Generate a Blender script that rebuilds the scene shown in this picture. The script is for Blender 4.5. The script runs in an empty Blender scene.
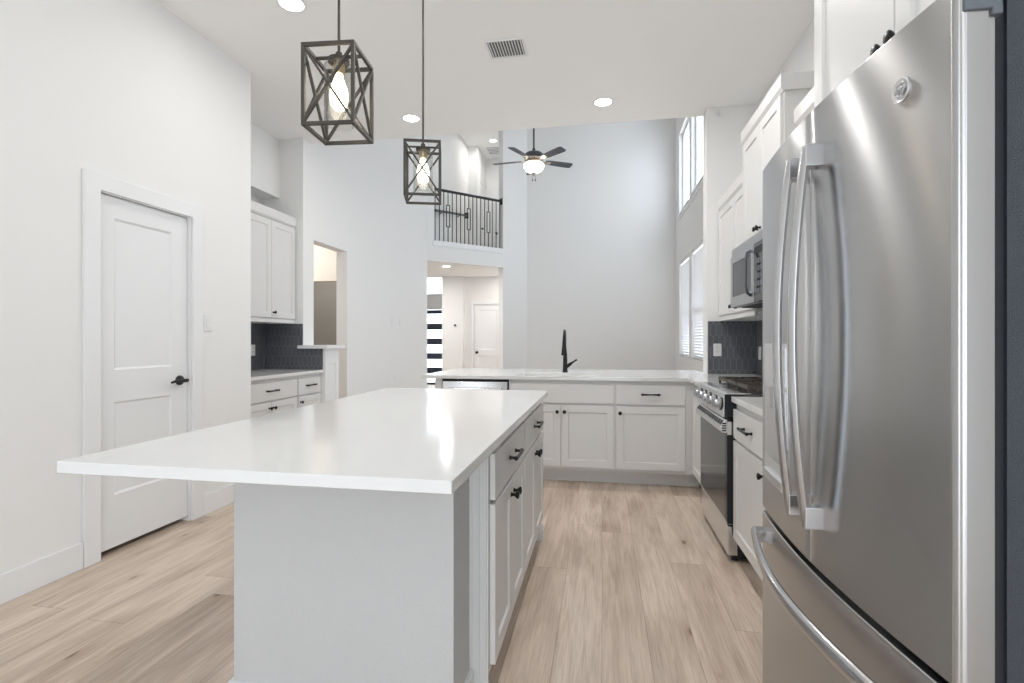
import bpy, bmesh, math, random
from mathutils import Vector, Matrix
random.seed(7)
PI = math.pi
SC = bpy.context.scene
COL = SC.collection

# ------------------------------------------------------------------ camera, world, exposure
CAM_H = 1.225
YAW = math.atan(90 / 512.)
cd = bpy.data.cameras.new('camera'); cam = bpy.data.objects.new('camera', cd); COL.objects.link(cam)
cd.sensor_width = 36; cd.lens = 18.0; cd.clip_start = .02; cd.clip_end = 200
cd.shift_y = -1.5 / 1024
cam.location = (0, 0, CAM_H); cam.rotation_euler = (PI / 2, 0, YAW)
SC.camera = cam
SC.view_settings.view_transform = 'Standard'; SC.view_settings.look = 'None'
SC.view_settings.gamma = 1; SC.view_settings.use_curve_mapping = False
SC.view_settings.exposure = 0.25
w = bpy.data.worlds.new('daylight'); SC.world = w; w.use_nodes = True
bg = w.node_tree.nodes['Background']
bg.inputs[0].default_value = (.82, .92, 1.02, 1); bg.inputs[1].default_value = 4.0
SC.cycles.use_denoising = True
SC.cycles.max_bounces = 10; SC.cycles.diffuse_bounces = 6; SC.cycles.glossy_bounces = 5
SC.cycles.transmission_bounces = 8; SC.cycles.transparent_max_bounces = 12
SC.cycles.sample_clamp_indirect = 6; SC.cycles.caustics_reflective = False; SC.cycles.caustics_refractive = False
SC.cycles.blur_glossy = 0.5

def portal(name, loc, rot, sx, sy):
    l = bpy.data.lights.new(name, 'AREA'); l.shape = 'RECTANGLE'; l.size = sx; l.size_y = sy
    l.cycles.is_portal = True
    o = bpy.data.objects.new(name, l); COL.objects.link(o); o.location = loc; o.rotation_euler = rot
def spot(name, loc, energy, color=(1, .98, .96), radius=.07, aim=(0, 0, 0)):
    l = bpy.data.lights.new(name, 'AREA'); l.energy = energy; l.color = color
    l.shape = 'DISK'; l.size = radius * 2
    o = bpy.data.objects.new(name, l); COL.objects.link(o); o.location = loc; o.rotation_euler = aim
    return o

# ------------------------------------------------------------------ key dimensions (metres)
XL, XR = -2.75, 1.375            # kitchen side walls
XG, XGR = -3.10, 1.42            # great room side walls
YB = 10.40                       # far wall of the great room
ZK, ZG = 3.35, 5.80              # ceilings
YK = 5.10                        # kitchen ceiling edge
YS = 4.93                        # stub walls
YR = -3.60                       # wall behind the camera
CT, CB = .915, .885              # countertop top / bottom

# daylight enters through these openings
portal('sky_portal', (.2, YR - .05, 1.25), (PI / 2, 0, PI), 2.0, 2.3)
portal('sky_portal', (XL - .16, -2.35, 1.4), (PI / 2, 0, -PI / 2), 1.7, 2.4)
portal('sky_portal', (XR + .16, -2.4, 1.4), (PI / 2, 0, PI / 2), 1.6, 2.4)
for y in (9.40, 8.06):
    portal('sky_portal', (XGR + .17, y, 1.8), (PI / 2, 0, PI / 2), 1.1, 1.73)
    portal('sky_portal', (XGR + .17, y, 4.3), (PI / 2, 0, PI / 2), 1.1, 1.52)
portal('sky_portal', (XGR + .17, 6.3, 1.5), (PI / 2, 0, PI / 2), 1.3, 2.3)

# ------------------------------------------------------------------ materials
def nd(nt, t, **kw):
    n = nt.nodes.new(t)
    for k, v in kw.items(): setattr(n, k, v)
    return n
def mat(name, col, rough=.5, metal=0., spec=.5, bump=0., bscale=200., aniso=0., emit=None, es=0., trans=0., ior=1.45, coat=0., var=0., vscale=3.):
    m = bpy.data.materials.new(name); m.use_nodes = True; nt = m.node_tree; b = nt.nodes['Principled BSDF']
    b.inputs['Base Color'].default_value = (*col, 1); b.inputs['Roughness'].default_value = rough
    b.inputs['Metallic'].default_value = metal; b.inputs['Specular IOR Level'].default_value = spec
    b.inputs['Transmission Weight'].default_value = trans; b.inputs['IOR'].default_value = ior
    b.inputs['Coat Weight'].default_value = coat
    if emit: b.inputs['Emission Color'].default_value = (*emit, 1); b.inputs['Emission Strength'].default_value = es
    tc = nd(nt, 'ShaderNodeTexCoord')
    if var:
        n = nd(nt, 'ShaderNodeTexNoise'); n.inputs['Scale'].default_value = vscale; n.inputs['Detail'].default_value = 4
        nt.links.new(tc.outputs['Object'], n.inputs['Vector'])
        mx = nd(nt, 'ShaderNodeMix', data_type='RGBA')
        mx.inputs[6].default_value = (*[c * (1 - var) for c in col], 1); mx.inputs[7].default_value = (*[min(1, c * (1 + var)) for c in col], 1)
        nt.links.new(n.outputs['Fac'], mx.inputs[0]); nt.links.new(mx.outputs[2], b.inputs['Base Color'])
    if bump:
        n = nd(nt, 'ShaderNodeTexNoise'); n.inputs['Scale'].default_value = bscale; n.inputs['Detail'].default_value = 3
        nt.links.new(tc.outputs['Object'], n.inputs['Vector'])
        bp = nd(nt, 'ShaderNodeBump'); bp.inputs['Strength'].default_value = bump; bp.inputs['Distance'].default_value = .002
        nt.links.new(n.outputs['Fac'], bp.inputs['Height']); nt.links.new(bp.outputs['Normal'], b.inputs['Normal'])
    if aniso:
        b.inputs['Anisotropic'].default_value = aniso; b.inputs['Anisotropic Rotation'].default_value = .25
        tg = nd(nt, 'ShaderNodeTangent', direction_type='RADIAL', axis='Z'); nt.links.new(tg.outputs[0], b.inputs['Tangent'])
    return m

def steel(name, col, rough, aniso=.7, grain=.12):
    m = mat(name, col, rough, 1., aniso=aniso); nt = m.node_tree; b = nt.nodes['Principled BSDF']
    tc = nd(nt, 'ShaderNodeTexCoord'); mp = nd(nt, 'ShaderNodeMapping'); mp.inputs['Scale'].default_value = (6, 6, 900)
    n = nd(nt, 'ShaderNodeTexNoise'); n.inputs['Scale'].default_value = 1.; n.inputs['Detail'].default_value = 2
    nt.links.new(tc.outputs['Object'], mp.inputs[0]); nt.links.new(mp.outputs[0], n.inputs['Vector'])
    mr = nd(nt, 'ShaderNodeMapRange'); mr.inputs[3].default_value = rough * (1 - grain); mr.inputs[4].default_value = rough * (1 + grain)
    nt.links.new(n.outputs['Fac'], mr.inputs[0]); nt.links.new(mr.outputs[0], b.inputs['Roughness'])
    return m

def wood_floor():
    m = bpy.data.materials.new('oak_planks'); m.use_nodes = True; nt = m.node_tree; b = nt.nodes['Principled BSDF']
    L = nt.links.new
    def math_(op, a, b2=None, c=None):
        n = nd(nt, 'ShaderNodeMath', operation=op)
        for i, v in enumerate((a, b2, c)):
            if v is None: continue
            if isinstance(v, (int, float)): n.inputs[i].default_value = v
            else: L(v, n.inputs[i])
        return n.outputs[0]
    tc = nd(nt, 'ShaderNodeTexCoord'); sp = nd(nt, 'ShaderNodeSeparateXYZ'); L(tc.outputs['Object'], sp.inputs[0])
    X, Y = sp.outputs[0], sp.outputs[1]
    W, LEN = .185, 1.9
    u = math_('DIVIDE', X, W); ci = math_('FLOOR', u); cf = math_('FRACT', u)
    wn = nd(nt, 'ShaderNodeTexWhiteNoise', noise_dimensions='1D'); L(ci, wn.inputs['W'])
    v = math_('ADD', math_('DIVIDE', Y, LEN), math_('MULTIPLY', wn.outputs['Value'], 7.3)); ri = math_('FLOOR', v); rf = math_('FRACT', v)
    cb = nd(nt, 'ShaderNodeCombineXYZ'); L(ci, cb.inputs[0]); L(ri, cb.inputs[1])
    w2 = nd(nt, 'ShaderNodeTexWhiteNoise', noise_dimensions='2D'); L(cb.outputs[0], w2.inputs['Vector'])
    pid = w2.outputs['Value']
    # plank tone
    tone = nd(nt, 'ShaderNodeValToRGB'); cr = tone.color_ramp
    cr.elements[0].position = 0; cr.elements[0].color = (.64, .535, .445, 1)
    cr.elements[1].position = 1; cr.elements[1].color = (.73, .622, .53, 1)
    e = cr.elements.new(.5); e.color = (.685, .58, .49, 1)
    L(pid, tone.inputs[0])
    # grain: noise stretched along Y, offset per plank
    off = nd(nt, 'ShaderNodeCombineXYZ'); L(math_('MULTIPLY', pid, 31.7), off.inputs[0]); L(math_('MULTIPLY', pid, 57.1), off.inputs[1]); L(math_('MULTIPLY', pid, 13.), off.inputs[2])
    va = nd(nt, 'ShaderNodeVectorMath', operation='ADD'); L(tc.outputs['Object'], va.inputs[0]); L(off.outputs[0], va.inputs[1])
    def noise(scale, det, rgh, dist=0.):
        mp = nd(nt, 'ShaderNodeMapping'); mp.inputs['Scale'].default_value = scale; L(va.outputs[0], mp.inputs[0])
        n = nd(nt, 'ShaderNodeTexNoise'); n.inputs['Scale'].default_value = 1; n.inputs['Detail'].default_value = det
        n.inputs['Roughness'].default_value = rgh; n.inputs['Distortion'].default_value = dist; L(mp.outputs[0], n.inputs['Vector'])
        return n.outputs['Fac']
    g1 = noise((16, 1.3, 1), 5, .62, 1.2); g2 = noise((150, 5, 1), 3, .6); g3 = noise((5, .9, 1), 3, .5, .6)
    def mixc(fac, a, bcol, typ='MULTIPLY'):
        n = nd(nt, 'ShaderNodeMix', data_type='RGBA', blend_type=typ)
        if isinstance(fac, float): n.inputs[0].default_value = fac
        else: L(fac, n.inputs[0])
        L(a, n.inputs[6])
        if isinstance(bcol, tuple): n.inputs[7].default_value = bcol
        else: L(bcol, n.inputs[7])
        return n.outputs[2]
    def rng(x, a, b_, c, d):
        n = nd(nt, 'ShaderNodeMapRange'); n.inputs[1].default_value = a; n.inputs[2].default_value = b_; n.inputs[3].default_value = c; n.inputs[4].default_value = d
        L(x, n.inputs[0]); return n.outputs[0]
    c = mixc(rng(g1, .44, .74, 0, .62), tone.outputs[0], (.66, .60, .55, 1))
    c = mixc(rng(g2, .42, .75, 0, .75), c, (.70, .64, .58, 1))
    c = mixc(rng(g3, .46, .70, 0, 1.), c, (.70, .665, .635, 1))
    # knots
    mp = nd(nt, 'ShaderNodeMapping'); mp.inputs['Scale'].default_value = (5.4, 2.4, 1); L(va.outputs[0], mp.inputs[0])
    vo = nd(nt, 'ShaderNodeTexVoronoi', feature='F1'); vo.inputs['Scale'].default_value = 1; L(mp.outputs[0], vo.inputs['Vector'])
    sc_ = nd(nt, 'ShaderNodeSeparateColor'); L(vo.outputs['Color'], sc_.inputs[0])
    sel = math_('GREATER_THAN', sc_.outputs[0], .12)
    wob = math_('ADD', vo.outputs['Distance'], math_('MULTIPLY', math_('SUBTRACT', g2, .5), .12))
    kn = math_('MULTIPLY', sel, rng(wob, .025, .10, 1, 0))
    kn2 = math_('MULTIPLY', sel, rng(wob, .05, .30, .7, 0))
    c = mixc(kn2, c, (.80, .74, .68, 1))
    c = mixc(kn, c, (.34, .29, .26, 1))
    # joints
    j1 = math_('LESS_THAN', math_('MINIMUM', cf, math_('SUBTRACT', 1, cf)), .007)
    j2 = math_('LESS_THAN', math_('MINIMUM', rf, math_('SUBTRACT', 1, rf)), .0010)
    jj = math_('MAXIMUM', j1, j2)
    c = mixc(math_('MULTIPLY', jj, .55), c, (.45, .40, .36, 1))
    L(c, b.inputs['Base Color'])
    L(rng(g1, .3, .8, .38, .52), b.inputs['Roughness'])
    b.inputs['Specular IOR Level'].default_value = .4
    bp = nd(nt, 'ShaderNodeBump'); bp.inputs['Strength'].default_value = .25; bp.inputs['Distance'].default_value = .001
    L(math_('SUBTRACT', g2, math_('MULTIPLY', jj, 1.5)), bp.inputs['Height']); L(bp.outputs['Normal'], b.inputs['Normal'])
    return m

WALL = mat('white_wall_paint', (.83, .828, .82), .75, bump=.35, bscale=160)
WALLK = WALL
CEIL = mat('flat_ceiling_paint', (.92, .92, .91), .9, bump=.2, bscale=120)
PONY = mat('textured_grey_paint', (.55, .55, .548), .7, bump=.9, bscale=130)
TRIM = mat('white_trim_paint', (.82, .825, .83), .35)
CAB = mat('light_grey_cabinet_paint', (.70, .695, .685), .38, bump=.05, bscale=300)
CABIN = mat('maple_cabinet_interior', (.55, .42, .28), .6)
QUARTZ = mat('white_quartz', (.745, .745, .74), .12, spec=.5, var=.02, vscale=14)
STEEL = steel('brushed_stainless', (.48, .48, .48), .25, .97, .03)
STEELM = steel('grey_stainless', (.46, .465, .48), .3, .5, .03)
STEELB = steel('bright_stainless', (.75, .76, .77), .22)
STEELS = steel('satin_stainless', (.70, .70, .70), .34, .3)
STEELH = steel('handle_stainless', (.56, .56, .57), .2, .3, .03)
CHROME = mat('polished_chrome', (.85, .85, .86), .08, 1.)
SIDE = mat('dark_grey_textured_steel', (.055, .062, .074), .5, .3, bump=.8, bscale=500)
DARK = mat('black_gasket', (.015, .017, .022), .6)
HINGE = mat('grey_hinge_plastic', (.12, .135, .155), .4)
BLK = mat('matte_black_metal', (.012, .012, .013), .38, .3)
BRONZE = mat('dark_bronze_metal', (.072, .065, .056), .5, .45, var=.15, vscale=40)
BRASS = mat('aged_brass', (.55, .44, .28), .3, 1.)
NICKEL = mat('brushed_nickel', (.62, .55, .47), .25, 1.)
BLADE = mat('charcoal_fan_blade', (.085, .095, .11), .5)
def glassy(name, tint=(1, 1, 1), k=.10):
    m = bpy.data.materials.new(name); m.use_nodes = True; nt = m.node_tree; nt.nodes.clear()
    t = nd(nt, 'ShaderNodeBsdfTransparent'); t.inputs[0].default_value = (*tint, 1)
    g = nd(nt, 'ShaderNodeBsdfGlossy'); g.inputs['Roughness'].default_value = .03
    lw = nd(nt, 'ShaderNodeLayerWeight'); lw.inputs[0].default_value = .5
    pw_ = nd(nt, 'ShaderNodeMath', operation='POWER'); pw_.inputs[1].default_value = 4.; nt.links.new(lw.outputs['Facing'], pw_.inputs[0])
    ma = nd(nt, 'ShaderNodeMath', operation='MULTIPLY_ADD'); ma.inputs[1].default_value = k; ma.inputs[2].default_value = .03; nt.links.new(pw_.outputs[0], ma.inputs[0])
    mx = nd(nt, 'ShaderNodeMixShader'); o = nd(nt, 'ShaderNodeOutputMaterial')
    nt.links.new(ma.outputs[0], mx.inputs[0]); nt.links.new(t.outputs[0], mx.inputs[1]); nt.links.new(g.outputs[0], mx.inputs[2]); nt.links.new(mx.outputs[0], o.inputs[0])
    return m
GLASS = glassy('clear_shade_glass', (.95, .95, .94), .7)
PANE = glassy('window_glass', (1, 1, 1), .4)
BOWL = mat('frosted_glass_bowl', (.95, .93, .88), .4, emit=(1, .94, .86), es=4.5)
BULB = mat('glowing_bulb', (1, .9, .7), .3, emit=(1, .87, .68), es=9)
LED = mat('downlight_lens', (1, 1, 1), .4, emit=(1, .96, .88), es=14.)
BLIND = mat('white_blind_slat', (.88, .88, .89), .45)
TILE = mat('slate_blue_tile', (.115, .12, .135), .28, var=.25, vscale=9)
GROUT = mat('grey_tile_grout', (.34, .345, .36), .8)
BGLASS = mat('black_oven_glass', (.02, .02, .022), .06, spec=.6)
IRON = mat('cast_iron_grate', (.085, .072, .062), .45, .3)
ENAMEL = mat('cooktop_enamel', (.10, .10, .105), .22, .4)
PLATE = mat('white_switch_plastic', (.80, .80, .80), .35)
DOORW = mat('white_door_paint', (.80, .805, .81), .38)
NAVY = mat('dark_navy_door_paint', (.035, .05, .075), .4)
FROST = mat('frosted_door_lite', (.9, .95, 1), .5, trans=1., ior=1.1)
GREYR = mat('greige_room_paint', (.30, .285, .26), .8)
BEIGE = mat('warm_hall_paint', (.80, .755, .69), .75)
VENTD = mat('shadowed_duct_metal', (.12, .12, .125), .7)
FLOOR = wood_floor()

# ------------------------------------------------------------------ mesh helpers
class B:
    def __init__(s): s.m = bmesh.new()
    def box(s, x0, x1, y0, y1, z0, z1, rot=None):
        a, b_ = sorted((x0, x1)); c, d = sorted((y0, y1)); e, f = sorted((z0, z1))
        v = [s.m.verts.new(p) for p in ((a, c, e), (b_, c, e), (b_, d, e), (a, d, e), (a, c, f), (b_, c, f), (b_, d, f), (a, d, f))]
        if rot is not None:
            for q in v: q.co = rot @ q.co
        for i in ((0, 3, 2, 1), (4, 5, 6, 7), (0, 1, 5, 4), (1, 2, 6, 5), (2, 3, 7, 6), (3, 0, 4, 7)): s.m.faces.new([v[j] for j in i])
        return s
    def loft(s, rings, cap=True, close=False):
        vs = [[s.m.verts.new(p) for p in r] for r in rings]
        n = len(vs[0])
        for a, b_ in zip(vs, vs[1:] + ([vs[0]] if close else [])):
            for i in range(n): s.m.faces.new((a[i], a[(i + 1) % n], b_[(i + 1) % n], b_[i]))
        if cap and not close: s.m.faces.new(vs[0][::-1]); s.m.faces.new(vs[-1])
        return s
    def cyl(s, p0, p1, r0, r1=None, n=16):
        r1 = r0 if r1 is None else r1
        p0, p1 = Vector(p0), Vector(p1); d = (p1 - p0).normalized()
        a = d.orthogonal().normalized(); b_ = d.cross(a)
        return s.loft([[p + (a * math.cos(2 * PI * i / n) + b_ * math.sin(2 * PI * i / n)) * r for i in range(n)] for p, r in ((p0, r0), (p1, r1))])
    def lathe(s, prof, o=(0, 0, 0), axis='z', n=24):
        o = Vector(o); rs = []
        for r, h in prof:
            r = max(r, 1e-4); ring = []
            for i in range(n):
                c, q = math.cos(2 * PI * i / n) * r, math.sin(2 * PI * i / n) * r
                ring.append(o + Vector({'z': (c, q, h), 'x': (h, c, q), 'y': (q, h, c)}[axis]))
            rs.append(ring)
        return s.loft(rs)
    def bar(s, p0, p1, w_, h=None, up=(0, 0, 1)):
        h = h or w_; p0, p1 = Vector(p0), Vector(p1); d = (p1 - p0).normalized()
        u = Vector(up); 
        if abs(d.dot(u)) > .95: u = Vector((0, 1, 0))
        a = d.cross(u).normalized(); b_ = a.cross(d)
        f = lambda p: [p + a * sx * w_ / 2 + b_ * sy * h / 2 for sx, sy in ((-1, -1), (1, -1), (1, 1), (-1, 1))]
        return s.loft([f(p0), f(p1)])
    def tube(s, pts, r, n=10, radii=None, sx=1., sy=1.):
        pts = [Vector(p) for p in pts]; rings = []; a = None
        for i, p in enumerate(pts):
            d = (pts[min(i + 1, len(pts) - 1)] - pts[max(i - 1, 0)]).normalized()
            a = d.orthogonal().normalized() if a is None else (a - d * a.dot(d)).normalized()
            b_ = d.cross(a); rr = radii[i] if radii else r
            rings.append([p + (a * math.cos(2 * PI * k / n) * sx + b_ * math.sin(2 * PI * k / n) * sy) * rr for k in range(n)])
        return s.loft(rings)
    def prism(s, poly, axis, a0, a1):
        def P(u, v, t): return {'x': (t, u, v), 'y': (u, t, v), 'z': (u, v, t)}[axis]
        return s.loft([[P(u, v, a0) for u, v in poly], [P(u, v, a1) for u, v in poly]])
    def grid(s, us, vs, keep, axis, a0, a1):
        """a slab with holes: cells of the us x vs grid for which keep(cu, cv) holds, from a0 to a1 along the axis"""
        def P(u, v, t): return {'x': (t, u, v), 'y': (u, t, v), 'z': (u, v, t)}[axis]
        V = {}
        def g(i, j, k):
            if (i, j, k) not in V: V[i, j, k] = s.m.verts.new(P(us[i], vs[j], (a0, a1)[k]))
            return V[i, j, k]
        K = {(i, j) for i in range(len(us) - 1) for j in range(len(vs) - 1) if keep((us[i] + us[i + 1]) / 2, (vs[j] + vs[j + 1]) / 2)}
        for i, j in K:
            s.m.faces.new((g(i, j, 1), g(i + 1, j, 1), g(i + 1, j + 1, 1), g(i, j + 1, 1)))
            s.m.faces.new((g(i, j, 0), g(i, j + 1, 0), g(i + 1, j + 1, 0), g(i + 1, j, 0)))
            for (di, dj, A, C_) in ((0, -1, (i, j), (i + 1, j)), (1, 0, (i + 1, j), (i + 1, j + 1)), (0, 1, (i + 1, j + 1), (i, j + 1)), (-1, 0, (i, j + 1), (i, j))):
                if (i + di, j + dj) not in K:
                    s.m.faces.new((g(*A, 0), g(*C_, 0), g(*C_, 1), g(*A, 1)))
        return s
    def build(s, name, m, parent=None, bevel=0., seg=2, smooth=False, loc=None, rotz=0., mats=None):
        bmesh.ops.recalc_face_normals(s.m, faces=s.m.faces)
        me = bpy.data.meshes.new(name); s.m.to_mesh(me); s.m.free()
        for q in (mats or [m]): me.materials.append(q)
        o = bpy.data.objects.new(name, me); COL.objects.link(o)
        if parent is not None: o.parent = parent
        if loc is not None: o.location = loc
        o.rotation_euler.z = rotz
        if smooth or bevel:
            me.shade_smooth()
            try: me.set_sharp_from_angle(angle=math.radians(38))
            except Exception: pass
        if bevel:
            md = o.modifiers.new('bevel', 'BEVEL'); md.width = bevel; md.segments = seg; md.limit_method = 'ANGLE'; md.angle_limit = math.radians(38); md.harden_normals = True
        return o

def thing(name, label, cat, loc=(0, 0, 0), rotz=0., group=None):
    o = bpy.data.objects.new(name, None); COL.objects.link(o); o.empty_display_size = .05
    o.location = loc; o.rotation_euler.z = rotz
    return tag(o, label, cat, group)
def tag(o, label, cat, group=None):
    o['label'] = label; o['category'] = cat
    if group: o['group'] = group
    return o
def struct(o): o['kind'] = 'structure'; return o
def lab(o, t): o['label'] = t; return o

def cuts(*a):
    return sorted(set(a))
def wall(name, axis, a0, a1, u0, u1, z0, z1, holes=(), m=None):
    us = cuts(u0, u1, *[h[0] for h in holes], *[h[1] for h in holes]); vs = cuts(z0, z1, *[h[2] for h in holes], *[h[3] for h in holes])
    k = lambda u, v: not any(h[0] < u < h[1] and h[2] < v < h[3] for h in holes)
    return struct(B().grid(us, vs, k, axis, a0, a1).build(name, m or WALL))

# ------------------------------------------------------------------ the room shell
struct(B().box(-7.2, 3.4, YR - .3, 15.0, -.12, 0).build('floor', FLOOR))
struct(B().box(XL - 1.2, XR + .12, YR - .1, YK, ZK, ZK + .12).build('ceiling_kitchen', CEIL))
struct(B().box(XL - 1.2, XR + .3, YK - .12, YK, ZK + .12, ZG).build('wall_above_kitchen', WALL))
struct(B().box(-6.2, XGR + .15, YK - .12, 14.3, ZG, ZG + .12).build('ceiling_great_room', CEIL))
# kitchen left wall with the pantry door opening and an unseen opening added for daylight behind the camera
D0, D1, DZ = 2.408, 3.040, 2.052
wall('wall_left', 'x', XL - .14, XL, YR, 3.65, 0, ZK, [(D0 - .01, D1 + .01, -1, DZ + .01), (-3.2, -1.5, .2, 2.6)], WALLK)
wall('wall_alcove_side', 'y', 3.51, 3.65, -3.56, XL - .14, 0, ZK)
wall('wall_alcove_back', 'x', -3.68, -3.56, 3.51, YS + .14, 0, ZK)
wall('wall_alcove_bulkhead', 'x', -3.56, -3.37, 3.65, YS, 2.73, ZK)
struct(B().grid(cuts(-3.56, XG, -2.87), cuts(0, 1.135, ZK), lambda u, v: u < XG or v < 1.135, 'y', YS, YK).build('wall_alcove_return', WALL))
# great room left wall: cased opening beside the alcove, window-less beyond
wall('wall_great_room_left', 'x', XG - .14, XG, YK, 8.815, 0, ZG, [(5.13, 5.87, -1, 2.316)])
wall('wall_right_kitchen', 'x', XR, XR + .14, YR, YS, 0, ZK, [(-3.2, -1.6, .2, 2.6)])  # the rear opening is unseen, added to let daylight in
wall('wall_right_stub', 'y', YS, YK, .945, XGR + .15, 0, ZK)
wall('wall_right_header', 'x', XGR, XGR + .15, YK - .12, YK, ZK, ZG)
W1 = (8.85, 9.95); W2 = (7.50, 8.62); W3 = (5.65, 6.95)
wall('wall_right_great_room', 'x', XGR, XGR + .15, YK, YB + .15, 0, ZG,
     [(*W1, .93, 2.66), (*W2, .93, 2.66), (*W1, 3.54, 5.06), (*W2, 3.54, 5.06), (*W3, .35, 2.66)])
wall('wall_far', 'y', YB, YB + .15, -1.515, XGR, 0, ZG)
wall('wall_behind_camera', 'y', YR - .14, YR, XL - .14, XR + .14, 0, ZK, [(-.8, 1.2, .1, 2.4)])  # its opening is out of view, added as a daylight source
# 45 degree wall: entry opening below, balcony above; local x runs along the diagonal
def diag(b, name, m=None, st=True):
    o = b.build(name, m or WALL, loc=(XG, 8.815, 0), rotz=PI / 4)
    return struct(o) if st else o
R2 = math.sqrt(2)
TA, TB, TC = .10 * R2, 1.164 * R2, 1.585 * R2
diag(B().grid(cuts(0, TA, TB, TC), cuts(0, 2.67, 2.97, ZG), lambda u, v: u > TB or (2.67 < v < 2.97) or (v > 2.97 and u < TA), 'y', 0, .15), 'wall_diagonal')
diag(B().box(TA - .03, TB, -.018, .17, 2.94, 3.035), 'trim_1', TRIM)
diag(B().box(0, TB, -.006, 0, 2.66, 2.69), 'trim_2', WALL)
# entry hall behind the diagonal wall
struct(B().prism([(XG - .14, 8.68), (-1.46, 10.45), (-1.46, 14.3), (-6.2, 14.3), (-6.2, 8.68)], 'z', 2.70, 2.96).build('ceiling_entry', CEIL)) if 0 else None
struct(B().prism([(XG - .05, 8.96), (-1.56, 10.50), (-1.56, 11.45), (-6.2, 11.45), (-6.2, 8.96)], 'z', 2.68, 2.96).build('ceiling_entry', CEIL))
struct(B().box(-3.12, -1.56, 11.45, 12.72, 2.68, 2.96).build('floor_upper_hall', CEIL))
wall('wall_entry_end', 'y', 11.45, 11.57, -3.12, -1.45, 0, 2.68, [(-2.91, -2.27, -1, 2.045)])
wall('wall_entry_end_left', 'y', 11.30, 11.45, -3.62, -3.12, 0, 2.68)
wall('wall_entry_right', 'x', -1.56, -1.45, 10.42, 12.75, 0, ZG)
wall('wall_front', 'y', 13.4, 13.55, -6.2, -3.6, 0, 3.8, [(-4.93, -4.02, -1, 2.06), (-4.93, -4.02, 2.45, 3.05)])
wall('wall_front_side', 'x', -3.62, -3.50, 11.45, 13.5, 0, 3.8)
wall('wall_entry_left', 'x', -6.32, -6.2, 5.0, 13.55, 0, 3.8)
struct(B().box(-6.3, -3.5, 11.45, 13.55, 3.8, 3.9).build('ceiling_porch_side', CEIL))
wall('wall_front_header', 'y', 11.30, 11.45, -6.2, -3.62, 2.96, 3.8)
# upper hall
wall('wall_upper_left', 'x', -3.26, -3.12, 8.96, 11.75, 2.96, ZG)
wall('wall_upper_return', 'y', 11.75, 11.87, -3.12, -2.89, 2.96, ZG)
wall('wall_upper_side', 'x', -3.01, -2.89, 11.87, 12.65, 2.96, ZG)
wall('wall_upper_end', 'y', 12.65, 12.77, -3.01, -1.45, 2.96, ZG)
# side hall seen through the cased opening
wall('wall_side_hall_end', 'y', 6.60, 6.72, -6.2, XG - .14, 0, 2.9, [(-4.55, -3.60, -1, 2.05)], BEIGE)
struct(B().box(-6.2, XG - .14, YK, 6.72, 2.9, 3.0).build('ceiling_side_hall', CEIL))
wall('wall_side_hall_near', 'y', YK - .03, YK, -6.2, -3.68, 0, 2.9, m=BEIGE)
wall('wall_side_hall_left', 'x', -6.2, -6.1, YK, 6.6, 0, 2.9, m=BEIGE)
wall('wall_side_room', 'y', 8.3, 8.4, -6.2, XG - .14, 0, 2.9, m=GREYR)
struct(B().box(-6.2, XG - .14, 6.72, 8.3, 2.9, 3.0).build('ceiling_side_room', CEIL))

# baseboards
BH = .14
def base(name, *a): struct(B().box(*a, 0, BH).build(name, TRIM, bevel=.003))
base('baseboard_left', XL, XL + .015, YR, D0 - .105)
base('baseboard_left', XL, XL + .015, D1 + .105, 3.65)
base('baseboard_far', -1.5, XGR, YB - .015, YB)
base('baseboard_great_room_left', XG, XG + .015, 5.97, 8.80)
base('baseboard_great_room_right', XGR - .015, XGR, YK, YB - .02)
base('baseboard_entry', -3.12, -3.0, 11.435, 11.45)
base('baseboard_entry', -3.62, -3.12, 11.285, 11.30)
base('baseboard_upper', -3.12, -3.105, 8.98, 11.74)
# alcove half wall: end trim and its white cap
hw = struct(B().box(-2.87, -2.855, YS, YK + .11, 0, 1.135).build('trim_3', TRIM))
B().grid(cuts(YS, YS + .05, YK + .05, YK + .11), cuts(0, .16, .98, 1.135), lambda u, v: not (YS + .05 < u < YK + .05 and .16 < v < .98), 'x', -2.855, -2.845).build('end_frame', TRIM, hw, bevel=.002)
struct(B().box(XG, -2.87, YK, YK + .11, 0, 1.135).build('wall_half_height', TRIM))
struct(B().box(-3.14, -2.80, YS - .045, 5.27, 1.135, 1.17).build('trim_4', TRIM, bevel=.003))

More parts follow.
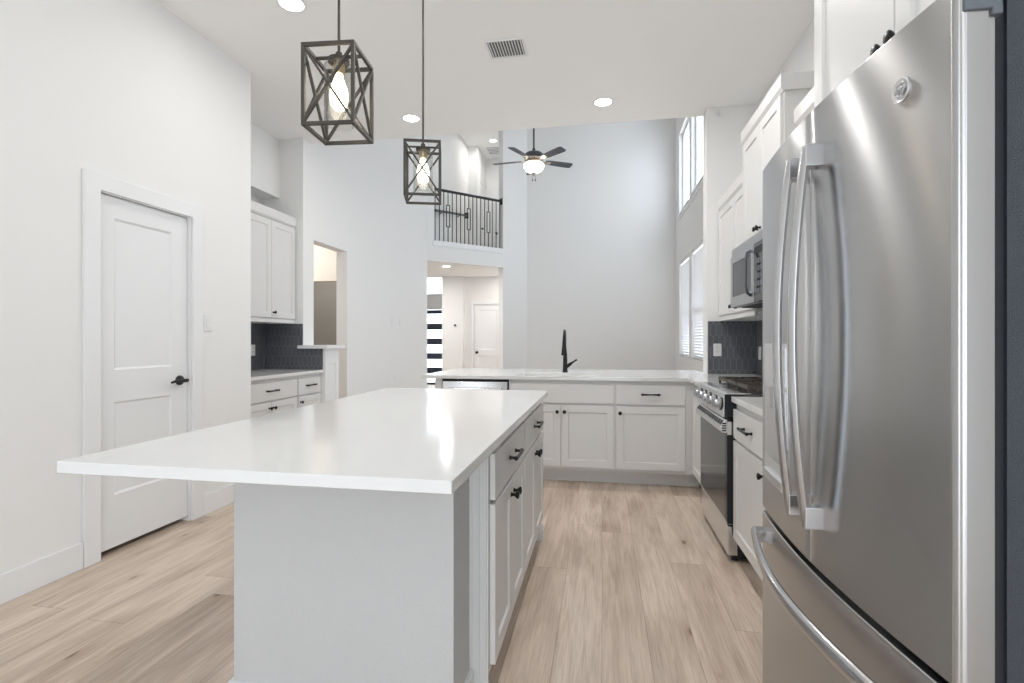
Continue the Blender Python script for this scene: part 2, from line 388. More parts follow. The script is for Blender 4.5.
# ------------------------------------------------------------------ pantry door (left wall)
def lever(parent, o, outward, along, m=BLK):
    """door lever: rosette, neck and a gently curved lever"""
    o, n, a = Vector(o), Vector(outward), Vector(along)
    h = B(); h.cyl(o, o + n * .010, .033, .031, 24); h.cyl(o + n * .01, o + n * .016, .024, .018, 20)
    q = h.build('door_handle', m, parent, smooth=True)
    h = B(); h.cyl(o + n * .014, o + n * .052, .011, .011, 14)
    pts = [o + n * .052 - a * .012, o + n * .056 + a * .01, o + n * .058 + a * .05, o + n * .054 + a * .09, o + n * .05 + a * .115]
    h.tube([p + Vector((0, 0, dz)) for p, dz in zip(pts, (0, 0, .002, .0, -.006))], .009, 12, radii=[.011, .013, .010, .009, .007])
    h.build('lever', m, q, smooth=True)
    return q
def panel_door(name, wd, ht, th, panels, m=DOORW):
    """slab in local x 0..wd, thickness in y 0..th, recessed panels on the -y face"""
    us = cuts(0, wd, *[p[0] for p in panels], *[p[1] for p in panels]); vs = cuts(0, ht, *[p[2] for p in panels], *[p[3] for p in panels])
    b = B(); k = lambda u, v: not any(p[0] < u < p[1] and p[2] < v < p[3] for p in panels)
    b.grid(us, vs, k, 'y', 0, th)
    for p in panels:
        e = .012
        r = lambda q, y: [(p[0] + q, y, p[2] + q), (p[1] - q, y, p[2] + q), (p[1] - q, y, p[3] - q), (p[0] + q, y, p[3] - q)]
        b.loft([r(0, .001), r(e, .009), r(e, th - .009), r(0, th - .001)], cap=False, close=True)
        b.box(p[0] + e, p[1] - e, .009, th - .009, p[2] + e, p[3] - e)
    return b.build(name, m)
pd = D1 - D0 - .006
d1 = struct(panel_door('door_1', pd, 2.016, .035, [(.10, pd - .125, .30, .835), (.10, pd - .125, 1.02, 1.895)]))
d1.location = (XL - .020, D0 + .003, .032); d1.rotation_euler.z = PI / 2
lever(d1, (pd - .065, 0, .925), (0, -1, 0), (-1, 0, 0))
for z in (.24, 1.02, 1.83):
    h = B().cyl((-.004, -.006, z - .045), (-.004, -.006, z + .045), .006, n=10); h.box(-.004, .02, -.001, .001, z - .045, z + .045)
    h.build('hinge', STEELS, d1)
def casing(name, u0, u1, top, wd, axis, a0, a1):
    return struct(B().grid(cuts(u0 - wd, u0, u1, u1 + wd), cuts(0, top, top + wd), lambda u, v: not (u0 < u < u1 and v < top), axis, a0, a1).build(name, TRIM, bevel=.003))
casing('trim_5', D0 - .008, D1 + .008, DZ + .004, .093, 'x', XL, XL + .018)
struct(B().grid(cuts(D0 - .01, D0, D1, D1 + .01), cuts(0, DZ, DZ + .01), lambda u, v: not (D0 < u < D1 and v < DZ), 'x', XL - .14, XL).build('door_frame', TRIM)).name = 'trim_6'
wall('wall_pantry', 'x', XL - .9, XL - .8, D0 - .3, D1 + .3, 0, 2.3, m=GREYR)  # back of an unseen box that keeps the pantry dark
wall('wall_pantry_light_block', 'y', D0 - .3, D0 - .25, XL - .8, XL - .14, 0, 2.3, m=GREYR); wall('wall_pantry_light_block', 'y', D1 + .25, D1 + .3, XL - .8, XL - .14, 0, 2.3, m=GREYR)  # unseen sides added to block light leaking under the door
struct(B().box(XL - .8, XL - .14, D0 - .25, D1 + .25, 2.25, 2.3).build('ceiling_pantry_light_block', GREYR))  # unseen lid added to close the pantry box against light

# hall doors
def flat_door(name, x0, x1, y, z0, ht, m=DOORW, knob=True, side=1):
    wd = x1 - x0 - .01
    d = struct(panel_door(name, wd, ht - .015, .04, [(.10, wd - .10, .25, .85), (.10, wd - .10, 1.0, ht - .14)], m))
    d.location = (x0 + .005, y, z0 + .01)
    if knob:
        k = B(); xx = .07 if side > 0 else wd - .07
        k.lathe([(.03, 0), (.03, -.008), (.012, -.012), (.012, -.035), (.026, -.045), (.028, -.058), (.018, -.068), (0, -.07)], (xx, 0, .93), 'y', 20)
        k.build('door_handle', BLK, d, smooth=True)
    return d
flat_door('door_2', -2.91, -2.27, 11.475, 0, 2.045)
casing('trim_7', -2.92, -2.26, 2.05, .07, 'y', 11.438, 11.45)
flat_door('door_4', -2.68, -1.95, 12.60, 2.96, 2.06)
struct(B().grid(cuts(-2.76, -2.685, -1.945, -1.87), cuts(2.96, 5.03, 5.10), lambda u, v: not (-2.685 < u < -1.945 and v < 5.03), 'y', 12.63, 12.65).build('trim_8', TRIM))
d5 = flat_door('door_5', 0, .62, 0, 0, 2.04, side=1); d5.location = (-2.875, 11.93, 2.97); d5.rotation_euler.z = PI / 2
struct(B().grid(cuts(11.88, 11.925, 12.555, 12.60), cuts(2.96, 5.02, 5.08), lambda u, v: not (11.925 < u < 12.555 and v < 5.02), 'x', -2.89, -2.868).build('trim_9', TRIM))
# front door: dark slab with wide horizontal frosted lites
fx0, fx1 = -4.92, -4.03
lz = [(.055 + .405 * i, .055 + .405 * i + .262) for i in range(5)]
lz = [(.185, .455 - .0), (.590, .852), (.99, 1.252), (1.392, 1.655), (1.79, 1.95)][:0] or [(.19, .440), (.458 + .0, .714)][:0] or [(.06, .31), (.475, .70), (.87, 1.10), (1.27, 1.505), (1.675, 1.94)]
fd = struct(B().grid(cuts(fx0, fx0 + .05, fx1 - .05, fx1), cuts(0.005, *[z for p in lz for z in p], 2.045), lambda u, v: not (fx0 + .05 < u < fx1 - .05 and any(a < v < b_ for a, b_ in lz)), 'y', 13.42, 13.47).build('door_3', NAVY))
for a, b_ in lz: B().box(fx0 + .05, fx1 - .05, 13.435, 13.45, a, b_).build('glass_lite', PANE, fd)
casing('trim_10', -4.94, -4.01, 2.065, .07, 'y', 13.385, 13.40)
tw = struct(B().grid(cuts(-4.93, -4.89, -4.06, -4.02), cuts(2.45, 2.49, 3.01, 3.05), lambda u, v: not (-4.89 < u < -4.06 and 2.49 < v < 3.01), 'y', 13.44, 13.50).build('window_1', TRIM))
B().box(-4.89, -4.06, 13.465, 13.475, 2.49, 3.01).build('window_pane', PANE, tw)

# ------------------------------------------------------------------ windows of the right wall
n_w = [1]
def window(y0, y1, z0, z1, blinds=False, rail=False):
    n_w[0] += 1; f = .045; X0, X1 = XGR + .07, XGR + .12
    ys = cuts(y0, y0 + f, y1 - f, y1); zs = [z0, z0 + f, z1 - f, z1]; zm = z0 + (z1 - z0) * .42
    if rail: zs += [zm - .02, zm + .02]
    zs = cuts(*zs)
    k = lambda u, v: not (y0 + f < u < y1 - f and z0 + f < v < z1 - f) or (rail and abs(v - zm) < .02)
    o = struct(B().grid(ys, zs, k, 'x', X0, X1).build('window_%d' % n_w[0], TRIM))
    B().box(X0 + .02, X0 + .028, y0 + f, y1 - f, z0 + f, z1 - f).build('window_pane', PANE, o)
    B().box(XGR - .03, XGR + .07, y0 - .04, y1 + .04, z0 - .025, z0).build('window_sill', TRIM, o, bevel=.003)
    B().box(XGR - .012, XGR, y0 - .02, y1 + .02, z0 - .09, z0 - .025).build('window_apron', TRIM, o)
    if blinds:
        b = B(); n = int((z1 - z0 - .08) / .046) + 1
        for i in range(n):
            z = z0 + .03 + i * .046
            b.box(-.024, .024, y0 + .012, y1 - .012, -.0014, .0014, rot=Matrix.Translation((XGR + .035, 0, z)) @ Matrix.Rotation(math.radians(58), 4, 'Y'))
        b.box(XGR + .01, XGR + .06, y0 + .008, y1 - .008, z1 - .05, z1 - .003)
        b.box(XGR + .012, XGR + .058, y0 + .012, y1 - .012, z0 + .004, z0 + .022)
        t = b.build('window_blind', BLIND)
        return t
bl1 = window(*W1, .93, 2.66, True, True); tag(bl1, 'white slatted blind in the lower window next to the far wall', 'blind', 'white blinds in the lower great room windows')
bl2 = window(*W2, .93, 2.66, True, True); tag(bl2, 'white slatted blind in the lower window nearer the kitchen', 'blind', 'white blinds in the lower great room windows')
window(*W1, 3.54, 5.06); window(*W2, 3.54, 5.06); window(*W3, .35, 2.66)

# ------------------------------------------------------------------ cabinet parts (local frame: x along the run, front faces -y, y=0 is the box front)
DT = .020
def shaker(parent, x0, x1, z0, z1, fr=.058, m=CAB, name='door', y=0.):
    b = B(); yf = y - DT; yr = yf + .008
    R = lambda q, yy: [(x0 + q, yy, z0 + q), (x1 - q, yy, z0 + q), (x1 - q, yy, z1 - q), (x0 + q, yy, z1 - q)]
    b.loft([R(0, y - .001), R(0, yf + .0015), R(.0015, yf), R(fr, yf), R(fr + .005, yr - .001), R(fr + .007, yr)])
    return b.build(name, m, parent)
def slab(parent, x0, x1, z0, z1, m=CAB, name='drawer', y=0.):
    return B().box(x0, x1, y - DT, y - .001, z0, z1).build(name, m, parent, bevel=.002)
def knob(parent, x, z, y=-DT, m=BLK):
    return B().lathe([(.009, 0), (.009, -.003), (.006, -.006), (.006, -.014), (.012, -.020), (.0155, -.026), (.0155, -.029), (.012, -.032), (0, -.033)], (x, y, z), 'y', 16).build('knob', m, parent, smooth=True)
def pull(parent, x, z, y=-DT, L=.128, m=BLK):
    b = B(); h = L / 2
    for s in (-1, 1): b.lathe([(.0085, 0), (.0085, -.003), (.0055, -.010), (.0060, -.026)], (x + s * h, y, z), 'y', 12)
    n = 10; pts = [(x + (-1 + 2 * i / n) * (h + .012), y - .027 - .004 * math.sin(PI * i / n), z) for i in range(n + 1)]
    b.tube(pts, .0055, 8, radii=[.0088 - .0025 * math.sin(PI * i / n) for i in range(n + 1)])
    return b.build('handle', m, parent, smooth=True)
def base_unit(name, label, loc, rz, wd, depth=.585, doors=2, drawer=True, toe=.115, pulls=True, group=None, knobside=None, false_front=False, toerec=.075, dz=(.690, .850), dd=(.150, .676)):
    t = thing(name, label, 'cabinet', loc, rz, group)
    B().box(0, wd, 0, depth, toe, CB).build('body', CAB, t)
    B().box(0, wd, toerec, depth, 0, toe).build('toe_kick', CAB, t)
    g = .009
    top = dd[1] if drawer else dz[1]
    if drawer:
        q = slab(t, g, wd - g, *dz, name='false_front' if false_front else 'drawer')
        if pulls: pull(q, wd / 2, (dz[0] + dz[1]) / 2 + .005)
    if doors == 2:
        for (a, c, kx) in ((g, wd / 2 - .002, wd / 2 - .030), (wd / 2 + .002, wd - g, wd / 2 + .030)):
            q = shaker(t, a, c, dd[0], top); knob(q, kx, top - .055)
    elif doors == 1:
        q = shaker(t, g, wd - g, dd[0], top); knob(q, g + .03 if knobside == 'l' else wd - g - .03, top - .055)
    return t
def upper_unit(name, label, loc, rz, wd, depth, z0, z1, doors=2, group=None, crown=.095, knobs=True, rail=.035, cr=.025, knobside='l', crown_l=0, crown_r=0):
    t = thing(name, label, 'cabinet', loc, rz, group)
    B().box(0, wd, 0, depth, 0, z1 - z0).build('body', CAB, t)
    if rail: B().box(0, wd, -.010, .012, -rail, 0).build('light_rail', CAB, t, bevel=.002)
    h = z1 - z0; g = .008
    b = B(); b.prism([(.0, h), (-.012, h), (-cr, h + .02), (-cr, h + crown), (.03, h + crown), (.03, h)], 'x', -crown_l, wd + crown_r)
    for s, e in ((0, crown_l), (1, crown_r)):
        if e:
            x = wd if s else 0; q = 1 if s else -1
            b.box(x, x + q * e, .03, depth, h, h + crown)
    b.build('crown', CAB, t)
    if doors == 2:
        for i_, (a, c, kx) in enumerate(((g, wd / 2 - .002, wd / 2 - .028), (wd / 2 + .002, wd - g, wd / 2 + .028))):
            q = shaker(t, a, c, .012, h - .012)
            if knobs is True or knobs == i_ + 1: knob(q, kx, .065)
    else:
        q = shaker(t, g, wd - g, .012, h - .012)
        if knobs: knob(q, g + .03 if knobside == 'l' else wd - g - .03, .065)
    return t

# ------------------------------------------------------------------ island
ISX = -.370                                   # cabinet box front (faces +x)
island = thing('kitchen_island', 'grey textured island end wall below the white countertop overhang', 'kitchen island', (-.79, 1.456, 0))
pb = B(); pb.box(-1.157, -.431, 1.456, 1.6475, 0, CB); pb.box(-1.157, -.995, 1.6475, 3.118, 0, CB)
pw = pb.build('end_wall', PONY, island); pw.location = (.79, -1.456, 0)
b = B(); t_ = .014
b.box(-1.157 - t_, -.431 + t_, 1.456 - t_, 1.456, 0, BH); b.box(-.431, -.431 + t_, 1.456, 1.639, 0, BH); b.box(-1.157 - t_, -1.157, 1.456, 3.09, 0, BH)
q = b.build('baseboard', TRIM, island, bevel=.002); q.location = (.79, -1.456, 0)
b = B(); b.box(-.431, ISX, 1.648, 1.660, 0, CB)
for x in (-.431, -.405, -.383): b.box(x, x + .008, 1.640, 1.648, 0, CB)
q = b.build('end_filler', CAB, island); q.location = (.79, -1.456, 0)
b = B(); b.box(-.995, ISX, 3.105, 3.118, 0, CB); b.box(-.47, ISX + .014, 3.118, 3.13, 0, .10)
q = b.build('far_end_panel', CAB, island); q.location = (.79, -1.456, 0)
base_unit('island_cabinet', 'grey island cabinet with one drawer over two doors, nearest the camera', (ISX, 1.662, 0), PI / 2, .677, doors=2, group='base cabinets of the island', dz=(.690, .846), dd=(.142, .676))
base_unit('island_cabinet', 'grey island cabinet at the far end, drawer over doors near the sink run', (ISX, 2.341, 0), PI / 2, .763, doors=2, group='base cabinets of the island', dz=(.690, .846), dd=(.142, .676))
tag(B().box(-1.372, -.325, 1.085, 3.13, CB, CT).build('island_countertop', QUARTZ, bevel=.0025), 'long white quartz countertop on the kitchen island', 'countertop')

# ------------------------------------------------------------------ peninsula run with sink (faces -y)
YP = 4.378
struct(B().box(-1.465, .945, YP + .60, 5.08, 0, CB).build('wall_peninsula', WALL))
pe = thing('end_panel', 'narrow grey end panel of the sink run left of the dishwasher', 'cabinet panel', (-1.465, YP, 0))
B().box(0, .066, 0, .60, 0, CB).build('panel', CAB, pe)
B().box(-.004, 0, .02, .58, 0, .10).build('shoe_moulding', CAB, pe)
# dishwasher
dw = thing('dishwasher', 'stainless steel dishwasher under the white peninsula counter', 'dishwasher', (-1.396, YP, 0))
B().box(0, .598, .004, .58, .02, CB - .004).build('tub', DARK, dw)
B().box(.008, .590, -.028, .004, .125, .862).build('door', STEELB, dw, bevel=.004)
h = B(); h.cyl((.06, -.062, .80), (.54, -.062, .80), .010, n=14)
for x in (.075, .525): h.cyl((x, -.062, .80), (x, -.028, .80), .007, n=10)
h.build('handle', STEELB, dw, smooth=True)
B().box(.01, .588, .03, .05, .02, .12).build('kick_plate', DARK, dw)
TK = dict(toe=.122, toerec=.10, dd=(.149, .672), dz=(.690, .850))
base_unit('sink_cabinet', 'grey sink cabinet with a plain panel over two doors, right of the dishwasher', (-.796, YP, 0), 0, .905, false_front=True, pulls=False, **TK)
base_unit('drawer_cabinet', 'grey cabinet with one drawer over a single wide door, right of the sink', (.109, YP, 0), 0, .570, doors=1, knobside='l', **TK)
cf = thing('corner_cabinet', 'grey corner cabinet between the sink run and the range', 'cabinet', (.679, YP, 0))
b = B(); b.box(0, .075, 0, .54, .122, CB); b.box(0, .12, .10, .54, 0, .122); b.box(.062, .68, -.61, .54, .122, CB); b.build('body', CAB, cf)
q = B()
dq = shaker(cf, .01, .44, .149, .850, name='door'); dq.location = (.062, -.02, 0); dq.rotation_euler.z = -PI / 2
knob(dq, .37, .70)
B().box(.14, .30, -.61, -.04, 0, .122).build('toe_kick', CAB, cf)
# counter with sink cut-out: peninsula + corner, one continuous worktop
SX0, SX1, SY0, SY1 = -.73, -.02, 4.455, 4.87
xs = cuts(-1.578, SX0, SX1, .700, .945, XR); ys = cuts(3.755, 4.338, SY0, SY1, YS, 5.45)
def kp(u, v):
    if SX0 < u < SX1 and SY0 < v < SY1: return False
    if v < 4.338: return u > .700
    if v > YS: return u < .945
    return True
tag(B().grid(xs, ys, kp, 'z', CB, CT).build('countertop', QUARTZ, bevel=.0025), 'white quartz countertop with the sink, wrapping the far corner', 'countertop')
sk = thing('kitchen_sink', 'undermount sink set in the white peninsula countertop', 'sink', (-.36, 4.645, .70))
b = B(); a, c, d, e = SX0 + .36, SX1 + .36, SY0 - 4.645, SY1 - 4.645
r = lambda x0, x1, y0, y1, z: [(x0, y0, z), (x1, y0, z), (x1, y1, z), (x0, y1, z)]
b.loft([r(a - .02, c + .02, d - .02, e + .02, -.01), r(a - .02, c + .02, d - .02, e + .02, .184), r(a, c, d, e, .184), r(a + .01, c - .01, d + .01, e - .01, .0)])
b.build('basin', STEELM, sk)
B().lathe([(.045, 0), (.045, .004), (.03, .004), (.028, .001), (0, .001)], (0, 0, .001), 'z').build('drain', CHROME, sk, smooth=True)
# faucet
fc = thing('kitchen_faucet', 'tall matte black pull-down faucet behind the sink', 'faucet', (-.348, 4.93, CT))
B().lathe([(.028, 0), (.028, .006), (.023, .012), (.021, .12), (.019, .17), (.016, .20), (.0135, .22)], (0, 0, 0), 'z', 20).build('body', BLK, fc, smooth=True)
sp = [(0, 0, .20), (0, 0, .30), (0, -.005, .335), (0, -.03, .385), (0, -.07, .398), (0, -.105, .385), (0, -.125, .35)]
B().tube(sp, .0115, 14).build('spout', BLK, fc, smooth=True)
B().lathe([(.010, .045), (.013, .02), (.026, -.135), (.029, -.155), (.024, -.16), (0, -.16)], (0, -.125, .325), 'z', 18).build('spray_head', BLK, fc, smooth=True)
b = B(); b.cyl((.015, 0, .055), (.055, 0, .085), .018, .016, 14); b.cyl((.055, 0, .085), (.10, 0, .115), .012, .0065, 12); b.cyl((.098, 0, .1135), (.112, 0, .123), .009, .009, 12); b.build('handle', BLK, fc, smooth=True)
o = fc

# ------------------------------------------------------------------ right run
RX = .728
RF, RN = 3.752, 2.985                         # range far / near
cN = 2.982
base_unit('base_cabinet', 'grey cabinet with drawer and door between the range and the refrigerator', (RX, cN, 0), -PI / 2, .60, depth=.64, doors=1, knobside='r', toe=.115, dz=(.690, .848), dd=(.142, .676))
base_unit('base_cabinet', 'grey narrow base cabinet right against the refrigerator, past the range side cabinet', (RX, cN - .602, 0), -PI / 2, .46, depth=.64, doors=1, knobside='r')
tag(B().box(.700, XR, 1.90, 2.981, CB, CT).build('countertop', QUARTZ, bevel=.0025), 'short white quartz countertop between range and refrigerator', 'countertop')

# range (local: x along the run 0..W from far to near, front -y)
RW = RF - RN
rg = thing('gas_range', 'stainless slide-in gas range with black glass oven door', 'range', (.707, RF, 0), -PI / 2)
B().box(.004, RW - .004, .03, .645, .02, .895).build('side_body', DARK, rg)
b = B()
b.prism([(.03, .80), (-.050, .797), (-.036, .924), (-.026, .932), (.10, .932), (.10, .80)], 'x', .006, RW - .006); b.build('control_panel', STEELB, rg, bevel=.003)
B().box(RW - .006, RW - .003, -.040, .06, .80, .925).build('panel_end', DARK, rg)
B().box(.0, RW, .06, .66, .905, .928).build('cooktop', ENAMEL, rg, bevel=.006)
n_k = 5
for i in range(n_k):
    x = .10 + i * (RW - .18) / (n_k - 1) if i != 2 else RW / 2
    t_x = Matrix.Translation((x, -.043, .864)) @ Matrix.Rotation(math.radians(-6), 4, 'X')
    k = B(); k.lathe([(.031, 0), (.031, -.006), (.025, -.010), (.024, -.034), (.021, -.038), (0, -.038)], (0, 0, 0), 'y', 24)
    k.box(-.007, .007, -.050, -.030, -.024, .024)
    kk = k.build('knob', STEELM, rg, smooth=True); kk.matrix_local = t_x
    B().lathe([(.036, .002), (.036, -.004), (.0, -.004)], (0, 0, 0), 'y', 24).build('knob_ring', DARK, kk)
# oven door with vented top band, handle and glass
dr = B().box(.006, RW - .006, -.028, .03, .205, .775).build('oven_door', STEELB, rg, bevel=.004)
B().box(.035, RW - .035, -.0305, -.026, .225, .700).build('window', BGLASS, dr, bevel=.001)
B().box(.0065, .034, -.0295, -.027, .222, .72).build('glass_edge', BGLASS, dr); B().box(RW - .034, RW - .0065, -.0295, -.027, .222, .72).build('glass_edge', BGLASS, dr)
B().box(RW - .012, RW - .004, -.026, .03, .21, .70).build('door_edge', DARK, dr)
hb = B(); n = 12
ringp = [(-.026, .712), (-.052, .712), (-.062, .722), (-.062, .744), (-.036, .786), (-.026, .786)]
hb.prism(ringp, 'x', .0, RW)
hd = hb.build('handle', STEELB, dr, bevel=.003)
for i in range(14):
    x = .05 + i * (RW - .1) / 13.
    B().box(-.017, .017, -.0135, .0135, -.001, .0012, rot=Matrix.Translation((x, -.049, .765)) @ Matrix.Rotation(math.radians(58), 4, 'X')).build('vent_slot', DARK, hd)
for j in range(4): B().box(RW - .001, RW + .0012, -.054, -.032, .722 + j * .013, .729 + j * .013).build('side_vent_slot', DARK, hd)
b = B().box(.006, RW - .006, -.022, .03, .035, .195); b.build('storage_drawer', STEELB, rg, bevel=.004)
for x in (.04, RW - .04):
    for y in (.02, .58): B().cyl((x, y, 0), (x, y, .03), .016, .014, 12).build('foot', DARK, rg)
# grates and burners
for gi in range(3):
    x0 = .02 + gi * (RW - .04) / 3 + .004; x1 = .02 + (gi + 1) * (RW - .04) / 3 - .004
    b = B(); zt = .975; y0, y1 = .085, .60
    for x in (x0 + .007, x1 - .007): b.bar((x, y0, zt - .012), (x, y1, zt - .012), .012, .022)
    for y in (y0 + .006, (y0 + y1) / 2, y1 - .006): b.bar((x0, y, zt - .012), (x1, y, zt - .012), .012, .022)
    for yc in (y0 + .13, y1 - .13):
        for a_ in range(4):
            an = PI / 4 + a_ * PI / 2; xc = (x0 + x1) / 2
            b.bar((xc + .03 * math.cos(an), yc + .03 * math.sin(an), zt - .006), (xc + .13 * math.cos(an) * (.72), yc + .12 * math.sin(an), zt - .006), .009, .012)
        b.bar((x0, yc, zt - .008), ((x0 + x1) / 2 - .035, yc, zt - .008), .009, .014); b.bar(((x0 + x1) / 2 + .035, yc, zt - .008), (x1, yc, zt - .008), .009, .014)
    for x in (x0 + .008, x1 - .008):
        for y in (y0 + .008, y1 - .008): b.bar((x, y, .928), (x, y, zt - .01), .012)
    b.build('grate', IRON, rg)
    for yc in (y0 + .13, y1 - .13):
        B().lathe([(.05, 0), (.05, .012), (.038, .014), (.038, .022), (.02, .026), (0, .026)], ((x0 + x1) / 2, yc, .928), 'z', 20).build('burner', IRON, rg, smooth=True)
B().box(.02, RW - .02, .62, .655, .928, .94).build('rear_vent', STEELB, rg)

# upper cabinets on the right wall: local x runs from far to near
UZ0, UZ1 = 1.432, 2.395
UX = 1.065                                    # face frame plane of the shallow uppers
upper_unit('wall_cabinet', 'warm white wall cabinet in the far right corner above the tile', (UX, YS - .002, UZ0), -PI / 2, 1.095, XR - UX, UZ0, UZ1, group='wall cabinets of the right wall')
MX = .973
upper_unit('wall_cabinet', 'taller wall cabinet with crown directly above the microwave', (MX + .02, 3.832, 1.862), -PI / 2, .785, XR - MX - .02, 1.862, 2.60, group='wall cabinets of the right wall', rail=0, crown_r=.02, crown_l=.02, crown=.09)
upper_unit('wall_cabinet', 'shorter wall cabinet between the microwave and the refrigerator', (UX, 3.044, UZ0), -PI / 2, 1.20, XR - UX, UZ0, UZ1, group='wall cabinets of the right wall')
# microwave
mw = thing('microwave', 'stainless over-the-range microwave with black window trim', 'microwave', (.905, 3.826, 1.452), -PI / 2)
MWD = .757
B().box(0, MWD, .030, XR - .905 - .002, 0, .405).build('body', STEELM, mw)
B().box(0, MWD, -.004, .030, .352, .405).build('top_vent_strip', STEELM, mw, bevel=.002)
dm = B().grid(cuts(0, .045, .50, .56), cuts(.0, .07, .30, .348), lambda u, v: not (.045 < u < .50 and .07 < v < .30), 'y', -.012, .030).build('door', STEELM, mw, bevel=.003)
B().box(.045, .50, -.006, .02, .07, .30).build('window', BGLASS, dm)
q = B().tube([(.50, -.014, .045), (.525, -.040, .06), (.53, -.050, .10), (.53, -.050, .26), (.525, -.040, .30), (.50, -.014, .315)], .009, 12); q.build('handle', HINGE, dm, smooth=True)
cp = B().box(.562, MWD, -.012, .030, 0, .348).build('control_panel', BGLASS, mw, bevel=.003)
b = B(); b.box(.585, .735, -.014, -.011, .28, .32); b.build('display', DARK, cp)
b = B()
for i in range(3):
    for j in range(5): b.box(.588 + i * .052, .628 + i * .052, -.0135, -.011, .045 + j * .044, .075 + j * .044)
b.build('keypad', HINGE, cp)
B().box(.05, MWD - .05, .05, .38, -.006, 0).build('grease_filter', DARK, mw)
B().cyl((.006, .02, -.006), (.006, .02, .012), .009, n=10).build('bottom_clip', DARK, mw)

# ------------------------------------------------------------------ refrigerator
FY0, FY1 = .868, 1.745; FXE, FXC = .520, .483; FM = (FY0 + FY1) / 2
fr = thing('refrigerator', 'large stainless French door refrigerator with bottom freezer and dispenser', 'refrigerator', (.9, FM, 0))
def fx(y):                                     # front bulge
    q = (y - FM) / ((FY1 - FY0) / 2)
    return FXC + .030 * abs(q) ** 1.8 - .011 * q
def shell(y0, y1, z0, z1, r=.014, back=.574, n=14, ra=True, rb=True):
    """door slab with convex front, rounded vertical edges; world coordinates relative to the thing"""
    P = []
    ys = [y0 + (y1 - y0) * i / n for i in range(n + 1)]
    for i, y in enumerate(ys):
        if i == 0 or i == n:
            s = 1 if i == 0 else -1; rr = r if (ra if i == 0 else rb) else .003
            arc = [(fx(y + s * rr) + rr * (1 - math.cos(a_)), y + s * rr * (1 - math.sin(a_))) for a_ in [PI / 2 * k / 6 for k in range(7)]]
            P += arc[::-1] if i == 0 else arc
        elif min(y - y0, y1 - y) > r * 1.3: P.append((fx(y), y))
    P += [(back, y1 - .001), (back, y0 + .001)]
    return P
def fbuild(name, poly, z0, z1, m, bevel=.004):
    b = B(); b.loft([[(x - .9, y - FM, z) for x, y in poly] for z in (z0, z1)])
    return b.build(name, m, fr, bevel=bevel, seg=2)
FZT, FZM = 1.762, .697
fbuild('near_door', shell(FY0, FM - .0015, 0, 0, rb=False), FZM + .004, FZT, STEEL)
# far door with the dispenser recess
fd_ = fbuild('far_door', shell(FM + .0015, FY1, 0, 0, ra=False), FZM + .004, FZT, STEEL)
lab(fd_, 'stainless far door with the water dispenser')
fz = fbuild('freezer_drawer', shell(FY0, FY1, 0, 0), .07, FZM - .012, STEEL)
ob = lambda b, name, m, par=fr, **k: b.build(name, m, par, **k)
o = ob(B().box(.595, XR - .02, FY0 + .012, FY1 - .012, .03, 1.765), 'body', SIDE); o.location = (-.9, -FM, 0)
o = ob(B().box(.570, .600, FY0 + .018, FY1 - .018, .05, 1.755), 'gasket', DARK); o.location = (-.9, -FM, 0)
for yy in (FY0 + .012, FY1 - .075):
    b = B(); b.box(.528, .605, yy, yy + .065, FZT, FZT + .010); b.box(.570, .66, yy + .004, yy + .058, FZT - .002, FZT + .034); b.cyl((.553, yy + .032, FZT), (.553, yy + .032, FZT + .022), .017, n=16)
    b.box(.53, .582, yy - .014, yy + .004, FZT - .012, FZT + .012)
    o = ob(b, 'hinge_cover', HINGE, bevel=.003); o.location = (-.9, -FM, 0)
for yy in (FY0 + .08, FY1 - .08):
    o = ob(B().cyl((.66, yy, 0), (.66, yy, .035), .02, n=14), 'foot', DARK); o.location = (-.9, -FM, 0)
o = ob(B().box(.530, .580, FY0 - .004, FY0 + .03, 1.714, FZT + .004).box(.566, .580, FY0 - .005, FY0 + .02, 1.704, 1.72).box(.532, .58, FY0 - .006, FY0 + .02, 1.738, 1.744), 'hinge_side_cap', HINGE, bevel=.003); o.location = (-.9, -FM, 0)
# door handles: flat bowed bars with squared mounts
def vhandle(y):
    b = B(); n = 22; z0, z1 = .803, 1.662; rings = []
    for i in range(n + 1):
        t = i / n; z = z0 + (z1 - z0) * t; x = fx(y) - .030 - .030 * math.sin(PI * t) ** .9
        wy = .0155; dx = .008
        R = [(x - dx * .55, y - wy * .75), (x - dx, y - wy * .35), (x - dx, y + wy * .35), (x - dx * .55, y + wy * .75), (x + dx * .2, y + wy), (x + dx, y + wy * .8), (x + dx, y - wy * .8), (x + dx * .2, y - wy)]
        rings.append([(p - .9, q_ - FM, z) for p, q_ in R])
    b.loft(rings)
    o = b.build('handle', STEELH, fr, smooth=True)
    for za, zb in ((z0 - .003, z0 + .048), (z1 - .048, z1 + .003)):
        c = B(); c.box(fx(y) - .037 - .9, fx(y) + .004 - .9, y - .0165 - FM, y + .0165 - FM, za, zb); c.build('mount', STEELH, o, bevel=.003)
vhandle(FM - .048); vhandle(FM + .046)
b = B(); n = 26; ya, yb = FY0 + .02, FY1 - .012; rings = []
for i in range(n + 1):
    t = i / n; y = ya + (yb - ya) * t; x = FXE - .045 - .058 * math.sin(PI * t)
    dx, dz_ = .009, .019; zc = .618
    R = [(x - dx * .55, zc - dz_ * .75), (x - dx, zc - dz_ * .35), (x - dx, zc + dz_ * .35), (x - dx * .55, zc + dz_ * .75), (x + dx * .2, zc + dz_), (x + dx, zc + dz_ * .8), (x + dx, zc - dz_ * .8), (x + dx * .2, zc - dz_)]
    rings.append([(p - .9, y - FM, q_) for p, q_ in R])
b.loft(rings); fh = b.build('handle', STEELH, fr, smooth=True)
